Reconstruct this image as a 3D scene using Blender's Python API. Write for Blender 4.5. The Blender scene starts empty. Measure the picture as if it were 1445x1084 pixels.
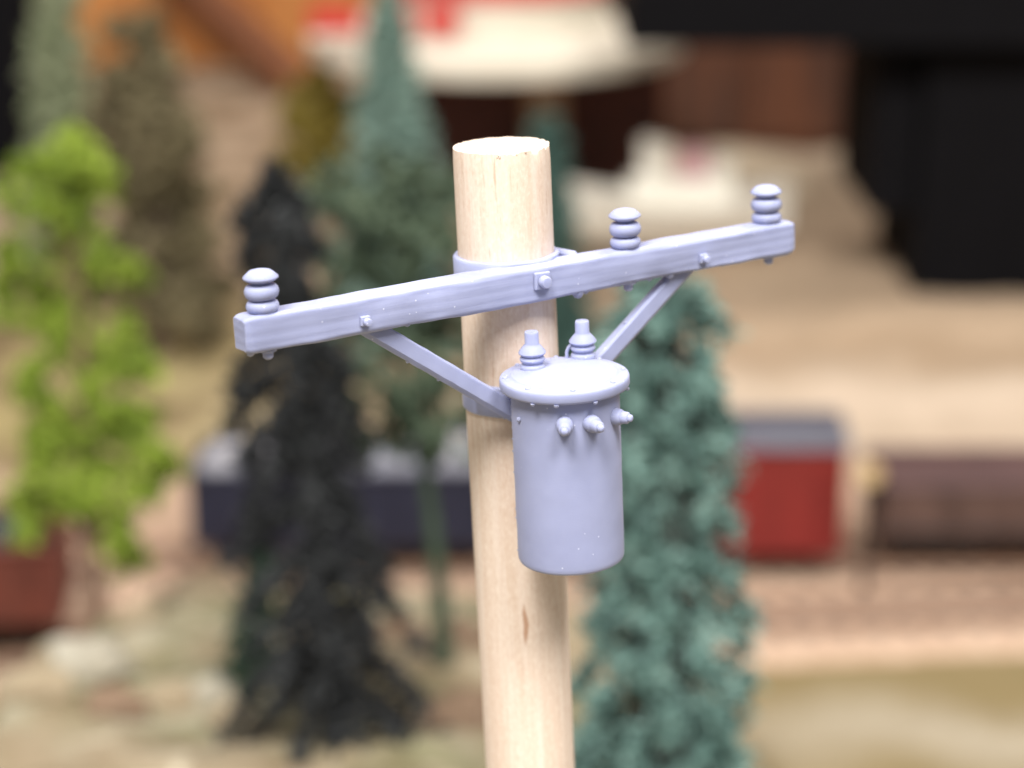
import bpy, math, random
from mathutils import Vector, Matrix, noise

# ------------------------------------------------------------------ units: code works in centimetres, scene is in metres
U = 0.01
SC = bpy.context.scene
COL = SC.collection

# ------------------------------------------------------------------ camera
F_PX, PITCH, CAM_H = 2783.0, math.radians(19.0), 26.6
cam_d = bpy.data.cameras.new('camera')
cam = bpy.data.objects.new('camera', cam_d)
COL.objects.link(cam)
cam.location = (0, 0, CAM_H * U)
cam.rotation_euler = (math.pi / 2 - PITCH, 0, 0)
cam_d.sensor_fit = 'HORIZONTAL'
cam_d.sensor_width = 36
cam_d.lens = 36 * F_PX / 1445
cam_d.clip_start = 0.005
cam_d.clip_end = 50
cam_d.dof.use_dof = True
cam_d.dof.focus_distance = 12.35 * U
cam_d.dof.aperture_fstop = cam_d.lens * 1e-3 / (0.262 * U)
SC.camera = cam

# ------------------------------------------------------------------ world, lamps, exposure
W = bpy.data.worlds.new('World')
SC.world = W
W.use_nodes = True
W.node_tree.nodes['Background'].inputs[0].default_value = (0.96, 0.97, 1.0, 1)
W.node_tree.nodes['Background'].inputs[1].default_value = 0.33


def ceiling_lamp(loc, aim, size, watts, colour):
    ld = bpy.data.lights.new('ceiling_lamp', 'AREA')
    ld.shape = 'SQUARE'
    ld.size = size * U
    ld.energy = watts
    ld.color = colour
    o = bpy.data.objects.new('ceiling_lamp', ld)
    COL.objects.link(o)
    o.location = Vector(loc) * U
    o.rotation_euler = (Vector(aim) - Vector(loc)).to_track_quat('-Z', 'Y').to_euler()


ceiling_lamp((-36, -50, 142), (0, 20, 20), 46, 31, (1.0, 0.975, 0.95))
ceiling_lamp((40, -50, 142), (0, 20, 20), 46, 22, (1.0, 0.975, 0.955))
ceiling_lamp((50, 95, 190), (20, 70, 0), 50, 20, (1.0, 0.965, 0.92))  # unseen lamp, added as fill over the back of the layout

SC.view_settings.view_transform = 'Standard'
SC.view_settings.look = 'None'
SC.view_settings.exposure = 0.0
SC.view_settings.gamma = 1.0
SC.render.engine = 'CYCLES'
SC.cycles.use_denoising = True
SC.cycles.max_bounces = 8

rnd = random.Random(7)


# ------------------------------------------------------------------ pixel -> place
def ray(px, py):
    x, y = (px - 722.5) / F_PX, (py - 542) / F_PX
    c, s = math.cos(PITCH), math.sin(PITCH)
    return Vector((x, c - y * s, -s - y * c))      # per unit of depth


def P(px, py, depth):
    return Vector((0, 0, CAM_H)) + ray(px, py) * depth


def G(px, py, z=0.0):
    r = ray(px, py)
    return Vector((0, 0, CAM_H)) + r * ((z - CAM_H) / r.z)


# ------------------------------------------------------------------ mesh helpers
class MB:
    def __init__(self):
        self.v, self.f = [], []

    def add(self, vs, fs):
        n = len(self.v)
        self.v += [tuple(a) for a in vs]
        self.f += [tuple(i + n for i in f) for f in fs]
        return self

    def box(self, c, s, rot=None, bev=0.0):
        cx, cy, cz = c
        hx, hy, hz = s[0] / 2, s[1] / 2, s[2] / 2
        if bev <= 0:
            vs = [Vector((x, y, z)) for z in (-hz, hz) for y in (-hy, hy) for x in (-hx, hx)]
            fs = [(0, 2, 3, 1), (4, 5, 7, 6), (0, 1, 5, 4), (1, 3, 7, 5), (3, 2, 6, 7), (2, 0, 4, 6)]
        else:
            b = min(bev, hx * .9, hy * .9, hz * .9)
            vs, ids = [], {}
            for sx in (-1, 1):
                for sy in (-1, 1):
                    for sz in (-1, 1):
                        ids[(sx, sy, sz)] = len(vs)
                        vs += [Vector((sx * hx, sy * (hy - b), sz * (hz - b))),
                               Vector((sx * (hx - b), sy * hy, sz * (hz - b))),
                               Vector((sx * (hx - b), sy * (hy - b), sz * hz))]
            g = lambda a, k: ids[a] + k
            fs = []
            for s_ in (-1, 1):
                q = [(s_, -1, -1), (s_, 1, -1), (s_, 1, 1), (s_, -1, 1)]
                fs.append(tuple(g(a, 0) for a in (q if s_ > 0 else q[::-1])))
                q = [(-1, s_, -1), (-1, s_, 1), (1, s_, 1), (1, s_, -1)]
                fs.append(tuple(g(a, 1) for a in (q if s_ > 0 else q[::-1])))
                q = [(-1, -1, s_), (1, -1, s_), (1, 1, s_), (-1, 1, s_)]
                fs.append(tuple(g(a, 2) for a in (q if s_ > 0 else q[::-1])))
            for a in (-1, 1):
                for c_ in (-1, 1):
                    fs.append((g((a, c_, -1), 0), g((a, c_, 1), 0), g((a, c_, 1), 1), g((a, c_, -1), 1)))
                    fs.append((g((a, -1, c_), 0), g((a, 1, c_), 0), g((a, 1, c_), 2), g((a, -1, c_), 2)))
                    fs.append((g((-1, a, c_), 1), g((1, a, c_), 1), g((1, a, c_), 2), g((-1, a, c_), 2)))
            for k in ids:
                fs.append((g(k, 0), g(k, 1), g(k, 2)))
        if rot is not None:
            vs = [rot @ v for v in vs]
        return self.add([v + Vector(c) for v in vs], fs)

    def lathe(self, prof, seg=32, origin=(0, 0, 0), axis=(0, 0, 1), wob=0.0, seed=0.0):
        """prof: (radius, height) pairs along axis"""
        q = Vector((0, 0, 1)).rotation_difference(Vector(axis).normalized())
        o = Vector(origin)
        vs, fs = [], []
        for (r, z) in prof:
            for k in range(seg):
                a = 2 * math.pi * k / seg
                rr = r
                if wob and r > 1e-6:
                    rr += wob * noise.noise(Vector((math.cos(a) * 1.5 + seed, math.sin(a) * 1.5, z * 8)))
                vs.append(o + q @ Vector((rr * math.cos(a), rr * math.sin(a), z)))
        n = len(prof)
        for i in range(n - 1):
            for k in range(seg):
                k2 = (k + 1) % seg
                fs.append((i * seg + k, i * seg + k2, (i + 1) * seg + k2, (i + 1) * seg + k))
        fs.append(tuple(reversed(range(seg))))
        fs.append(tuple(range((n - 1) * seg, n * seg)))
        return self.add(vs, fs)

    def tube(self, pts, radii, seg=8):
        pts = [Vector(p) for p in pts]
        vs, fs = [], []
        up = None
        for i, p in enumerate(pts):
            t = (pts[min(i + 1, len(pts) - 1)] - pts[max(i - 1, 0)]).normalized()
            if up is None:
                up = t.orthogonal().normalized()
            up = (up - t * up.dot(t)).normalized()
            b = t.cross(up)
            r = radii[i] if isinstance(radii, (list, tuple)) else radii
            for k in range(seg):
                a = 2 * math.pi * k / seg
                vs.append(p + (up * math.cos(a) + b * math.sin(a)) * r)
        for i in range(len(pts) - 1):
            for k in range(seg):
                k2 = (k + 1) % seg
                fs.append((i * seg + k, i * seg + k2, (i + 1) * seg + k2, (i + 1) * seg + k))
        fs.append(tuple(reversed(range(seg))))
        fs.append(tuple(range((len(pts) - 1) * seg, len(pts) * seg)))
        return self.add(vs, fs)

    def mesh(self, name, mat, smooth=None):
        me = bpy.data.meshes.new(name)
        me.from_pydata([(a * U, b * U, c * U) for a, b, c in self.v], [], self.f)
        me.update()
        if mat:
            me.materials.append(mat)
        if smooth is not None:
            me.shade_smooth()
            if smooth < 180:
                me.set_sharp_from_angle(angle=math.radians(smooth))
        return me

    def build(self, name, mat, parent=None, smooth=None, loc=None):
        o = bpy.data.objects.new(name, self.mesh(name, mat, smooth))
        COL.objects.link(o)
        if parent is not None:
            o.parent = parent
        if loc is not None:
            o.location = Vector(loc) * U
        return o


def tag(o, label=None, cat=None, group=None, kind=None):
    if label:
        o['label'] = label
    if cat:
        o['category'] = cat
    if group:
        o['group'] = group
    if kind:
        o['kind'] = kind
    return o


def empty(name, loc, label, cat, group=None, rz=0.0):
    o = bpy.data.objects.new(name, None)
    o.empty_display_size = 0.005
    COL.objects.link(o)
    o.location = Vector(loc) * U
    o.rotation_euler = (0, 0, rz)
    return tag(o, label, cat, group)


def share(o, parent, loc, rz=0.0, name=None):
    """another object on the same mesh data"""
    c = bpy.data.objects.new(name or o.name.split('.')[0], o.data)
    COL.objects.link(c)
    c.parent = parent
    c.location = Vector(loc) * U
    c.rotation_euler = (0, 0, rz)
    return c


# ------------------------------------------------------------------ materials
def srgb(r, g, b):
    f = lambda c: (c / 255 / 12.92) if c / 255 <= 0.04045 else ((c / 255 + 0.055) / 1.055) ** 2.4
    return (f(r), f(g), f(b), 1)


class NT:
    def __init__(self, name):
        self.m = bpy.data.materials.new(name)
        self.m.use_nodes = True
        self.t = self.m.node_tree
        self.b = self.t.nodes['Principled BSDF']

    def n(self, typ, **kw):
        nd = self.t.nodes.new(typ)
        for k, v in kw.items():
            if k.startswith('i_'):
                nd.inputs[int(k[2:]) if k[2:].isdigit() else k[2:].replace('_', ' ')].default_value = v
            else:
                setattr(nd, k, v)
        return nd

    def l(self, a, b):
        self.t.links.new(a, b)

    def coord(self, scale=(1, 1, 1)):
        """object coordinates in centimetres, scaled"""
        tc = self.n('ShaderNodeTexCoord')
        mp = self.n('ShaderNodeMapping')
        mp.inputs['Scale'].default_value = tuple(s / U for s in scale)
        self.l(tc.outputs['Object'], mp.inputs['Vector'])
        return mp.outputs['Vector']

    def noise(self, vec, scale, detail=4, rough=.55, dist=0.0):
        nd = self.n('ShaderNodeTexNoise')
        nd.inputs['Scale'].default_value = scale
        nd.inputs['Detail'].default_value = detail
        nd.inputs['Roughness'].default_value = rough
        nd.inputs['Distortion'].default_value = dist
        self.l(vec, nd.inputs['Vector'])
        return nd.outputs['Fac']

    def ramp(self, fac, stops):
        r = self.n('ShaderNodeValToRGB')
        el = r.color_ramp.elements
        while len(el) < len(stops):
            el.new(0.5)
        for e, (p, c) in zip(el, stops):
            e.position = p
            e.color = c if len(c) == 4 else (*c, 1)
        self.l(fac, r.inputs['Fac'])
        return r.outputs['Color']

    def mix(self, fac, a, b, blend='MIX'):
        m = self.n('ShaderNodeMix', data_type='RGBA', blend_type=blend)
        for sock, v in ((m.inputs[0], fac), (m.inputs[6], a), (m.inputs[7], b)):
            if hasattr(v, 'links'):
                self.l(v, sock)
            else:
                sock.default_value = v
        return m.outputs[2]

    def math(self, op, a, b=None, clamp=False):
        m = self.n('ShaderNodeMath', operation=op, use_clamp=clamp)
        for i, v in enumerate((a, b)):
            if v is None:
                continue
            if hasattr(v, 'links'):
                self.l(v, m.inputs[i])
            else:
                m.inputs[i].default_value = v
        return m.outputs[0]

    def bump(self, h, dist_cm, strength=1.0):
        b = self.n('ShaderNodeBump')
        b.inputs['Strength'].default_value = strength
        b.inputs['Distance'].default_value = dist_cm * U
        self.l(h, b.inputs['Height'])
        self.l(b.outputs['Normal'], self.b.inputs['Normal'])


BW = lambda v: (v, v, v, 1)


def mat_simple(name, c1, c2=None, scale=2.0, rough=.6, bump=0.0, metallic=0.0, stretch=(1, 1, 1)):
    t = NT(name)
    v = t.coord(stretch)
    fac = t.noise(v, scale)
    c2 = c2 or tuple(x * .8 for x in c1[:3]) + (1,)
    t.l(t.ramp(fac, [(.3, c1), (.7, c2)]), t.b.inputs['Base Color'])
    t.b.inputs['Roughness'].default_value = rough
    t.b.inputs['Metallic'].default_value = metallic
    if bump:
        t.bump(t.noise(v, scale * 4), bump)
    return t.m


def mat_foliage(name, c1, c2, c3, scale=3.0, rough=.75):
    t = NT(name)
    v = t.coord()
    a = t.noise(v, scale, 3)
    b = t.noise(v, scale * 9, 2)
    col = t.ramp(a, [(.36, c1), (.52, c2), (.66, c3)])
    col = t.mix(t.math('MULTIPLY', b, .5), col, c3)
    t.l(col, t.b.inputs['Base Color'])
    t.b.inputs['Roughness'].default_value = rough
    t.b.inputs['Specular IOR Level'].default_value = .25
    return t.m


def mat_resin(name, grain=None):
    t = NT(name)
    v = t.coord()
    mott = t.noise(v, 3.0, 3)
    col = t.ramp(mott, [(.3, srgb(153, 158, 189)), (.7, srgb(161, 166, 197))])
    # dust and cured specks left on the print
    vo = t.n('ShaderNodeTexVoronoi', feature='F1')
    vo.inputs['Scale'].default_value = 22
    t.l(v, vo.inputs['Vector'])
    near = t.math('LESS_THAN', vo.outputs['Distance'], .12)
    sep = t.n('ShaderNodeSeparateColor')
    t.l(vo.outputs['Color'], sep.inputs[0])
    pick = t.math('LESS_THAN', sep.outputs[0], .2)
    zone = t.math('GREATER_THAN', t.noise(v, 1.3, 1), .47)
    speck = t.math('MULTIPLY', t.math('MULTIPLY', near, pick), zone)
    col = t.mix(t.math('MULTIPLY', speck, .5), col, srgb(238, 240, 250))
    t.l(col, t.b.inputs['Base Color'])
    t.b.inputs['Roughness'].default_value = .58
    t.b.inputs['Specular IOR Level'].default_value = .28
    t.b.inputs['Subsurface Weight'].default_value = .55
    t.b.inputs['Subsurface Radius'].default_value = (1, 1, 1)
    t.b.inputs['Subsurface Scale'].default_value = .07 * U
    if grain:
        gv = t.coord((.55, 3.0, 9.0))
        g1 = t.noise(gv, 3.2, 5, .6, .8)
        wv = t.n('ShaderNodeTexWave', wave_type='BANDS', bands_direction='Z')
        wv.inputs['Scale'].default_value = .55
        wv.inputs['Distortion'].default_value = 5.0
        wv.inputs['Detail'].default_value = 3
        t.l(gv, wv.inputs['Vector'])
        hgt = t.math('ADD', g1, t.math('MULTIPLY', wv.outputs['Fac'], .6))
        hgt = t.math('ADD', hgt, speck)
        t.bump(hgt, .005, .4)
    else:
        # faint horizontal print layers
        lv = t.coord((1, 1, 1))
        h1 = t.noise(lv, 9, 4)
        wv = t.n('ShaderNodeTexWave', wave_type='BANDS', bands_direction='Z')
        wv.inputs['Scale'].default_value = 32
        wv.inputs['Distortion'].default_value = .4
        t.l(lv, wv.inputs['Vector'])
        hgt = t.math('ADD', t.math('MULTIPLY', h1, .8), t.math('MULTIPLY', wv.outputs['Fac'], .1))
        hgt = t.math('ADD', hgt, t.math('MULTIPLY', speck, 1.2))
        t.bump(hgt, .004, .5)
    return t.m


# ------------------------------------------------------------------ the ground
def smooth(a, b, x):
    t = max(0.0, min(1.0, (x - a) / (b - a)))
    return t * t * (3 - 2 * t)


def profile(y):
    pts = [(-30, 11.2), (8, 11.4), (20, 11.7), (24, 11.5), (30, 10.2), (36, 8.8), (41, 7.3), (44, 5.4), (48.5, 0.6), (50, 0)]
    if y <= pts[0][0]:
        return pts[0][1]
    for (a, za), (b, zb) in zip(pts, pts[1:]):
        if y <= b:
            return za + (zb - za) * (y - a) / (b - a)
    return 0.0


def ground_z(x, y):
    n1 = noise.noise(Vector((x * .14, y * .14, 3.1)))
    n2 = noise.noise(Vector((x * .42, y * .42, 9.7)))
    n3 = noise.noise(Vector((x * 1.3, y * 1.3, 1.7)))
    xl = -13.0 - smooth(20, 45, y) * .5 + 1.2 * n1
    hx = smooth(xl, xl + 4.2, x) * (1 - smooth(2.6 + .5 * n1, 8.0, x))
    h = profile(y + 1.2 * n1) * hx
    rough = smooth(.3, 4, h)
    h += rough * (.5 * n2 + .22 * n3) * smooth(10, 26, y + abs(x) * 2)
    h += (1 - rough) * (.10 * n2 + .05 * n3) * (1 if y < 50 else .6)
    # low banks behind the railway
    back = smooth(66, 84, y + 3 * n1)
    h += back * (.35 + .5 * n1 + .25 * n2)
    return h


gm = MB()
xs = []
x = -95.0
while x <= 95:
    xs.append(x)
    x += .4 if -16 <= x < 16 else 2.5
ys = []
y = -30.0
while y <= 172:
    ys.append(y)
    y += .4 if 8 <= y < 56 else (1.2 if y > 0 else 3)
gv = [(a, b, ground_z(a, b)) for b in ys for a in xs]
nx = len(xs)
gf = [(j * nx + i, j * nx + i + 1, (j + 1) * nx + i + 1, (j + 1) * nx + i) for j in range(len(ys) - 1) for i in range(nx - 1)]
gm.add(gv, gf)


def mat_ground():
    t = NT('scenic_ground')
    v = t.coord()
    sep = t.n('ShaderNodeSeparateXYZ')
    t.l(v, sep.inputs[0])
    X, Y, Z = sep.outputs
    big = t.noise(v, .16, 4)
    mid = t.noise(v, .7, 4)
    fine = t.noise(v, 4.5, 4)
    yy = t.math('ADD', Y, t.math('MULTIPLY', t.math('SUBTRACT', big, .5), 9.0))
    yf = t.math('DIVIDE', yy, 150.0)
    sand = srgb(192, 172, 150)
    olive = srgb(128, 114, 80)
    pale = srgb(168, 158, 138)
    pink = srgb(180, 152, 130)
    col = t.ramp(yf, [(.0, olive), (.295, olive), (.315, pale), (.335, olive), (.352, olive), (.365, pink), (.43, pink),
                      (.47, sand), (.505, srgb(206, 186, 164)), (.535, srgb(168, 144, 118)), (.56, srgb(184, 160, 134)), (.8, srgb(168, 150, 128))])
    rgt = t.ramp(t.math('DIVIDE', t.math('ADD', X, 60.0), 100.0), [(.62, BW(1)), (.70, BW(0))])
    col = t.mix(t.math('MULTIPLY', rgt, t.math('LESS_THAN', Y, 51.0)), col, olive)
    # hill: turf patches, tan earth, bare plaster rock
    turf = t.ramp(big, [(.42, BW(0)), (.56, BW(1))])
    hillc = t.mix(turf, srgb(146, 132, 108), srgb(124, 124, 96))
    rockm = t.ramp(mid, [(.60, BW(0)), (.66, BW(1))])
    hillc = t.mix(rockm, hillc, srgb(196, 186, 162))
    dk = t.ramp(mid, [(.30, BW(1)), (.38, BW(0))])
    hillc = t.mix(dk, hillc, srgb(116, 98, 72))
    mt2 = t.noise(v, .42, 5, .65)
    hillc = t.mix(t.ramp(mt2, [(.50, BW(0)), (.62, BW(.75))]), hillc, srgb(170, 163, 142))
    hillc = t.mix(t.ramp(mt2, [(.36, BW(.7)), (.46, BW(0))]), hillc, srgb(92, 90, 62))
    onhill = t.ramp(t.math('DIVIDE', Z, 10.0), [(.10, BW(0)), (.30, BW(1))])
    col = t.mix(onhill, col, hillc)
    # meadow on the left behind the railway
    lf = t.ramp(t.math('DIVIDE', t.math('ADD', X, 60.0), 100.0), [(.45, BW(1)), (.60, BW(0))])
    bk = t.ramp(t.math('DIVIDE', yy, 150.0), [(.43, BW(0)), (.46, BW(1)), (.56, BW(1)), (.62, BW(0))])
    col = t.mix(t.math('MULTIPLY', lf, bk), col, srgb(160, 146, 102))
    mot = t.ramp(t.noise(v, .33, 5, .6), [(.46, BW(0)), (.58, BW(.8))])
    lm = t.ramp(t.math('DIVIDE', t.math('ADD', X, 60.0), 100.0), [(.57, BW(1)), (.66, BW(.15))])
    bm2 = t.ramp(t.math('DIVIDE', Y, 150.0), [(.41, BW(0)), (.45, BW(1))])
    col = t.mix(t.math('MULTIPLY', t.math('MULTIPLY', mot, lm), bm2), col, srgb(104, 88, 64))
    col = t.mix(t.math('MULTIPLY', fine, .55), col, t.mix(.5, col, srgb(120, 92, 66)))
    t.l(col, t.b.inputs['Base Color'])
    t.b.inputs['Roughness'].default_value = .9
    t.b.inputs['Specular IOR Level'].default_value = .15
    t.bump(t.math('ADD', fine, t.math('MULTIPLY', mid, 2)), .12)
    return t.m


tag(gm.build('ground', mat_ground(), smooth=180), kind='structure')

# wood-panelled wall behind the layout
t_ = NT('wall_wood')
wv_ = t_.coord((.9, 1, .05))
w1 = t_.noise(wv_, .9, 5, .6, .6)
t_.l(t_.ramp(w1, [(.3, srgb(158, 92, 38)), (.5, srgb(190, 122, 62)), (.72, srgb(204, 140, 78))]), t_.b.inputs['Base Color'])
t_.b.inputs['Roughness'].default_value = .5
t_.bump(w1, .05)
wl = MB().box((0, 153, 40), (190, 3, 84))
tag(wl.build('wall', t_.m), kind='structure')

# ------------------------------------------------------------------ the utility pole
RESIN = mat_resin('lavender_resin')
RESIN_ARM = mat_resin('lavender_resin_grained', grain=True)
AL, BE, PSI = 0.0451, -0.0369, 0.5177
O = Vector((-0.0332, 12.5748, 23.0567))
RP = .3175
ZB = -11.55                                            # pole foot, measured down from the crossarm centre
Ry = Matrix.Rotation(-AL, 3, 'Y')
Rx = Matrix.Rotation(BE, 3, 'X')
Rz = Matrix.Rotation(PSI, 3, 'Z')
ROT = Rx @ Ry @ Rz
base = O + ROT @ Vector((0, 0, ZB))
pole = empty('utility_pole', base, 'pale wooden utility pole with lavender plastic crossarm, braces and transformer can', 'utility pole')
pole.rotation_mode = 'QUATERNION'
pole.rotation_quaternion = ROT.to_quaternion()


def L(s, n, z):
    """assembly point: s along the arm, n across it (negative to the front), z up the pole from the arm's centre"""
    return Vector((s, n, z - ZB))


def to_local(p):
    return ROT.transposed() @ (Vector(p) - O)


def hit_cyl(px, py, c, r):
    o, d = to_local((0, 0, CAM_H)), ROT.transposed() @ ray(px, py)
    ox, oy = o.x - c[0], o.y - c[1]
    a, b, k = d.x ** 2 + d.y ** 2, ox * d.x + oy * d.y, ox * ox + oy * oy - r * r
    disc = max(0.0, b * b - a * k)
    return o + d * ((-b - math.sqrt(disc)) / a)


def hit_plane_z(px, py, z):
    o, d = to_local((0, 0, CAM_H)), ROT.transposed() @ ray(px, py)
    return o + d * ((z - o.z) / d.z)


# wooden shaft
ZT = .843
kn = hit_cyl(741, 882, (0, 0), RP)                     # brown mineral streak


def mat_dowel():
    t = NT('birch_dowel')
    v = t.coord()
    st = t.coord((7, 7, .35))
    st2 = t.coord((26, 26, 1.6))
    big = t.noise(st, .5, 3)
    streak = t.noise(t.coord((18, 18, .5)), 1.3, 6, .65)
    pores = t.noise(st2, 1.7, 3, .6)
    flake = t.noise(t.coord((26, 26, 15)), 1.6, 4, .65)
    col = t.ramp(streak, [(.30, srgb(221, 197, 175)), (.5, srgb(231, 212, 194)), (.68, srgb(237, 220, 205))])
    col = t.mix(t.ramp(big, [(.42, BW(0)), (.62, BW(.6))]), col, srgb(224, 199, 178))
    col = t.mix(t.ramp(pores, [(.26, BW(.55)), (.38, BW(0))]), col, srgb(186, 144, 112))
    col = t.mix(t.ramp(flake, [(.50, BW(0)), (.66, BW(.42))]), col, srgb(245, 230, 214))
    col = t.mix(t.ramp(flake, [(.30, BW(.3)), (.44, BW(0))]), col, srgb(206, 170, 142))
    # mineral streak
    sep = t.n('ShaderNodeSeparateXYZ')
    t.l(v, sep.inputs[0])
    wob = t.math('MULTIPLY', t.math('SUBTRACT', t.noise(t.coord((2, 2, 6)), 1, 3), .5), .035)
    tang = Vector((-kn.y, kn.x)).normalized()
    k0 = tang.x * kn.x + tang.y * kn.y
    du = t.math('ADD', t.math('SUBTRACT', t.math('ADD', t.math('MULTIPLY', sep.outputs[0], tang.x), t.math('MULTIPLY', sep.outputs[1], tang.y)), k0), wob)
    dz = t.math('SUBTRACT', sep.outputs[2], kn.z - ZB)
    facing = t.math('GREATER_THAN', t.math('ADD', t.math('MULTIPLY', sep.outputs[0], kn.x), t.math('MULTIPLY', sep.outputs[1], kn.y)), 0.0)
    e = t.math('ADD', t.math('POWER', t.math('ABSOLUTE', t.math('DIVIDE', du, .021)), 2.0), t.math('POWER', t.math('ABSOLUTE', t.math('DIVIDE', dz, .17)), 2.0))
    m = t.math('MULTIPLY', t.ramp(e, [(.35, BW(1)), (1.0, BW(0))]), facing)
    col = t.mix(t.math('MULTIPLY', m, .7), col, srgb(170, 118, 80))
    t.l(col, t.b.inputs['Base Color'])
    t.b.inputs['Roughness'].default_value = .72
    t.b.inputs['Specular IOR Level'].default_value = .25
    t.bump(t.math('ADD', streak, t.math('MULTIPLY', pores, .7)), .006, .6)
    return t.m


pm = MB()
seg = 96
zs = [ZB - .8]
while zs[-1] < ZT - .14:
    zs.append(zs[-1] + .12)
zs += [ZT - .09, ZT - .05, ZT - .02, ZT]
pv, pf = [], []
for iz, z in enumerate(zs):
    for k in range(seg):
        a = 2 * math.pi * k / seg
        ca, sa = math.cos(a), math.sin(a)
        r = RP + .003 * noise.noise(Vector((ca * 2.5, sa * 2.5, z * .35)))
        zz = z
        if z > ZT - .1:
            chip = noise.noise(Vector((ca * 6.0, sa * 6.0, 2.2))) + .6 * noise.noise(Vector((ca * 15, sa * 15, 5.0)))
            front = .10 + .9 * smooth(.0, .9, math.cos(a - math.atan2(-.62, .35)))
            k_ = (z - (ZT - .1)) / .1
            zz = z - max(0, chip) * .055 * k_ * front
            r -= .003 * k_ * k_ + max(0, chip) * .012 * k_ * front
        pv.append(L(r * ca, r * sa, zz))
for i in range(len(zs) - 1):
    for k in range(seg):
        k2 = (k + 1) % seg
        pf.append((i * seg + k, i * seg + k2, (i + 1) * seg + k2, (i + 1) * seg + k))
# sawn top: rings running in to the centre
last = (len(zs) - 1) * seg
prev = last
for q, rr in enumerate((.9, .7, .4)):
    st_ = len(pv)
    for k in range(seg):
        a = 2 * math.pi * k / seg
        pv.append(L(RP * rr * math.cos(a), RP * rr * math.sin(a), ZT + .006 * noise.noise(Vector((math.cos(a) * 4 * rr, math.sin(a) * 4 * rr, 7)))))
    for k in range(seg):
        k2 = (k + 1) % seg
        pf.append((prev + k, prev + k2, st_ + k2, st_ + k))
    prev = st_
pv.append(L(0, 0, ZT))
for k in range(seg):
    pf.append((prev + k, prev + (k + 1) % seg, len(pv) - 1))
pf.append(tuple(reversed(range(seg))))
pm.add(pv, pf)
DOWEL = mat_dowel()
pm.build('wooden_shaft', DOWEL, pole, smooth=40)
# torn fibres on the sawn rim
fb = MB()
for k in range(26):
    a = math.atan2(-.8, .35) + rnd.uniform(-1.1, 1.3)
    r = RP * rnd.uniform(.93, 1.0)
    c = L(r * math.cos(a), r * math.sin(a), ZT - rnd.uniform(.0, .03))
    s = rnd.uniform(.008, .02)
    fb.box(c, (s, s * .7, s * rnd.uniform(.7, 1.5)), Matrix.Rotation(rnd.uniform(0, 3), 3, 'Z') @ Matrix.Rotation(rnd.uniform(-.6, .6), 3, 'X'), s * .25)
tag(fb.build('torn_rim_fibres', DOWEL, pole, smooth=40), kind='stuff')

# crossarm: grained, eroded beam
B, HA, WA, NB = 2.038, .233, .205, -.2442
NF = NB - WA
NM = NB - WA / 2
am = MB()
ring, per = 200, 40


def rr_point(u, hw, hh, rad):
    """rounded rectangle, u in 0..1"""
    a = 2 * math.pi * u
    c, s = math.cos(a), math.sin(a)
    e = .30
    return math.copysign(abs(c) ** e, c) * hw, math.copysign(abs(s) ** e, s) * hh


av = []
for i in range(ring + 1):
    s = -B + 2 * B * i / ring
    endd = min(i, ring - i)
    tp = (.86, .95, .985)[endd] if endd < 3 else 1.0
    se = s
    for k in range(per):
        n_, z_ = rr_point((k + .5) / per, WA / 2, HA / 2, .02)
        p = Vector((s * 1.3, n_ * 16, z_ * 16))
        d = .010 * noise.noise(p) + .003 * noise.noise(Vector((s * 1.1, n_ * 60, z_ * 60))) + .004 * noise.noise(Vector((s * 6, n_ * 20, z_ * 20)))
        edge = (abs(n_) / (WA / 2)) * (abs(z_) / (HA / 2))
        d -= .009 * max(0, edge - .75) * 4 * max(0, noise.noise(Vector((s * 3.3, n_ * 9, z_ * 9))))
        q = 1 + d / .1
        av.append(L(se + (0 if endd > 0 else .008 * noise.noise(Vector((n_ * 30, z_ * 30, s)))), NM + n_ * tp * q, z_ * tp * q))
af = []
for i in range(ring):
    for k in range(per):
        k2 = (k + 1) % per
        af.append((i * per + k, i * per + k2, (i + 1) * per + k2, (i + 1) * per + k))
af.append(tuple(reversed(range(per))))
af.append(tuple(range(ring * per, (ring + 1) * per)))
am.add(av, af)
arm = am.build('crossarm', RESIN_ARM, pole, smooth=50)


def disc(r, z, h, n=7, crown=0.0):
    """profile of a rounded insulator shed"""
    return [(r - h / 2 + h / 2 * math.sin(math.pi * k / (n - 1)), z - h / 2 + h * k / (n - 1)) for k in range(n)]


for j, s in enumerate((-1.8747, .7122, 1.8654)):
    im = MB()
    rs = .104
    def shed(z0, z1, r, rn):
        h_ = (z1 - z0) / 2
        return [(rn + (r - rn) * abs(math.sin(math.pi * k / 10)) ** .72, z0 + h_ - h_ * math.cos(math.pi * k / 10)) for k in range(11)]
    prof = [(.0001, -.03), (.09, -.03)] + shed(0, .078, rs - .003, .060) + shed(.086, .186, rs + .002, .054) + [(.056, .193)]
    prof += [(.060, .199), (.086, .208), (rs + .004, .226), (rs + .004, .234), (rs - .016, .254), (.068, .271), (.034, .281), (.0001, .284)]
    im.lathe([(r_, z_ * .93) for r_, z_ in prof], 40, L(s, NM, HA / 2), wob=.004, seed=j * 3.7)
    im.build('insulator', RESIN, arm, smooth=60)
    nb_ = MB().lathe([(.055, 0), (.055, -.012), (.034, -.02), (.032, -.05), (.02, -.062), (.0001, -.064)][::-1], 16, L(s, NM - .02, -HA / 2 + .004))
    nb_.build('insulator_pin_end', RESIN, arm, smooth=40)


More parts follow.
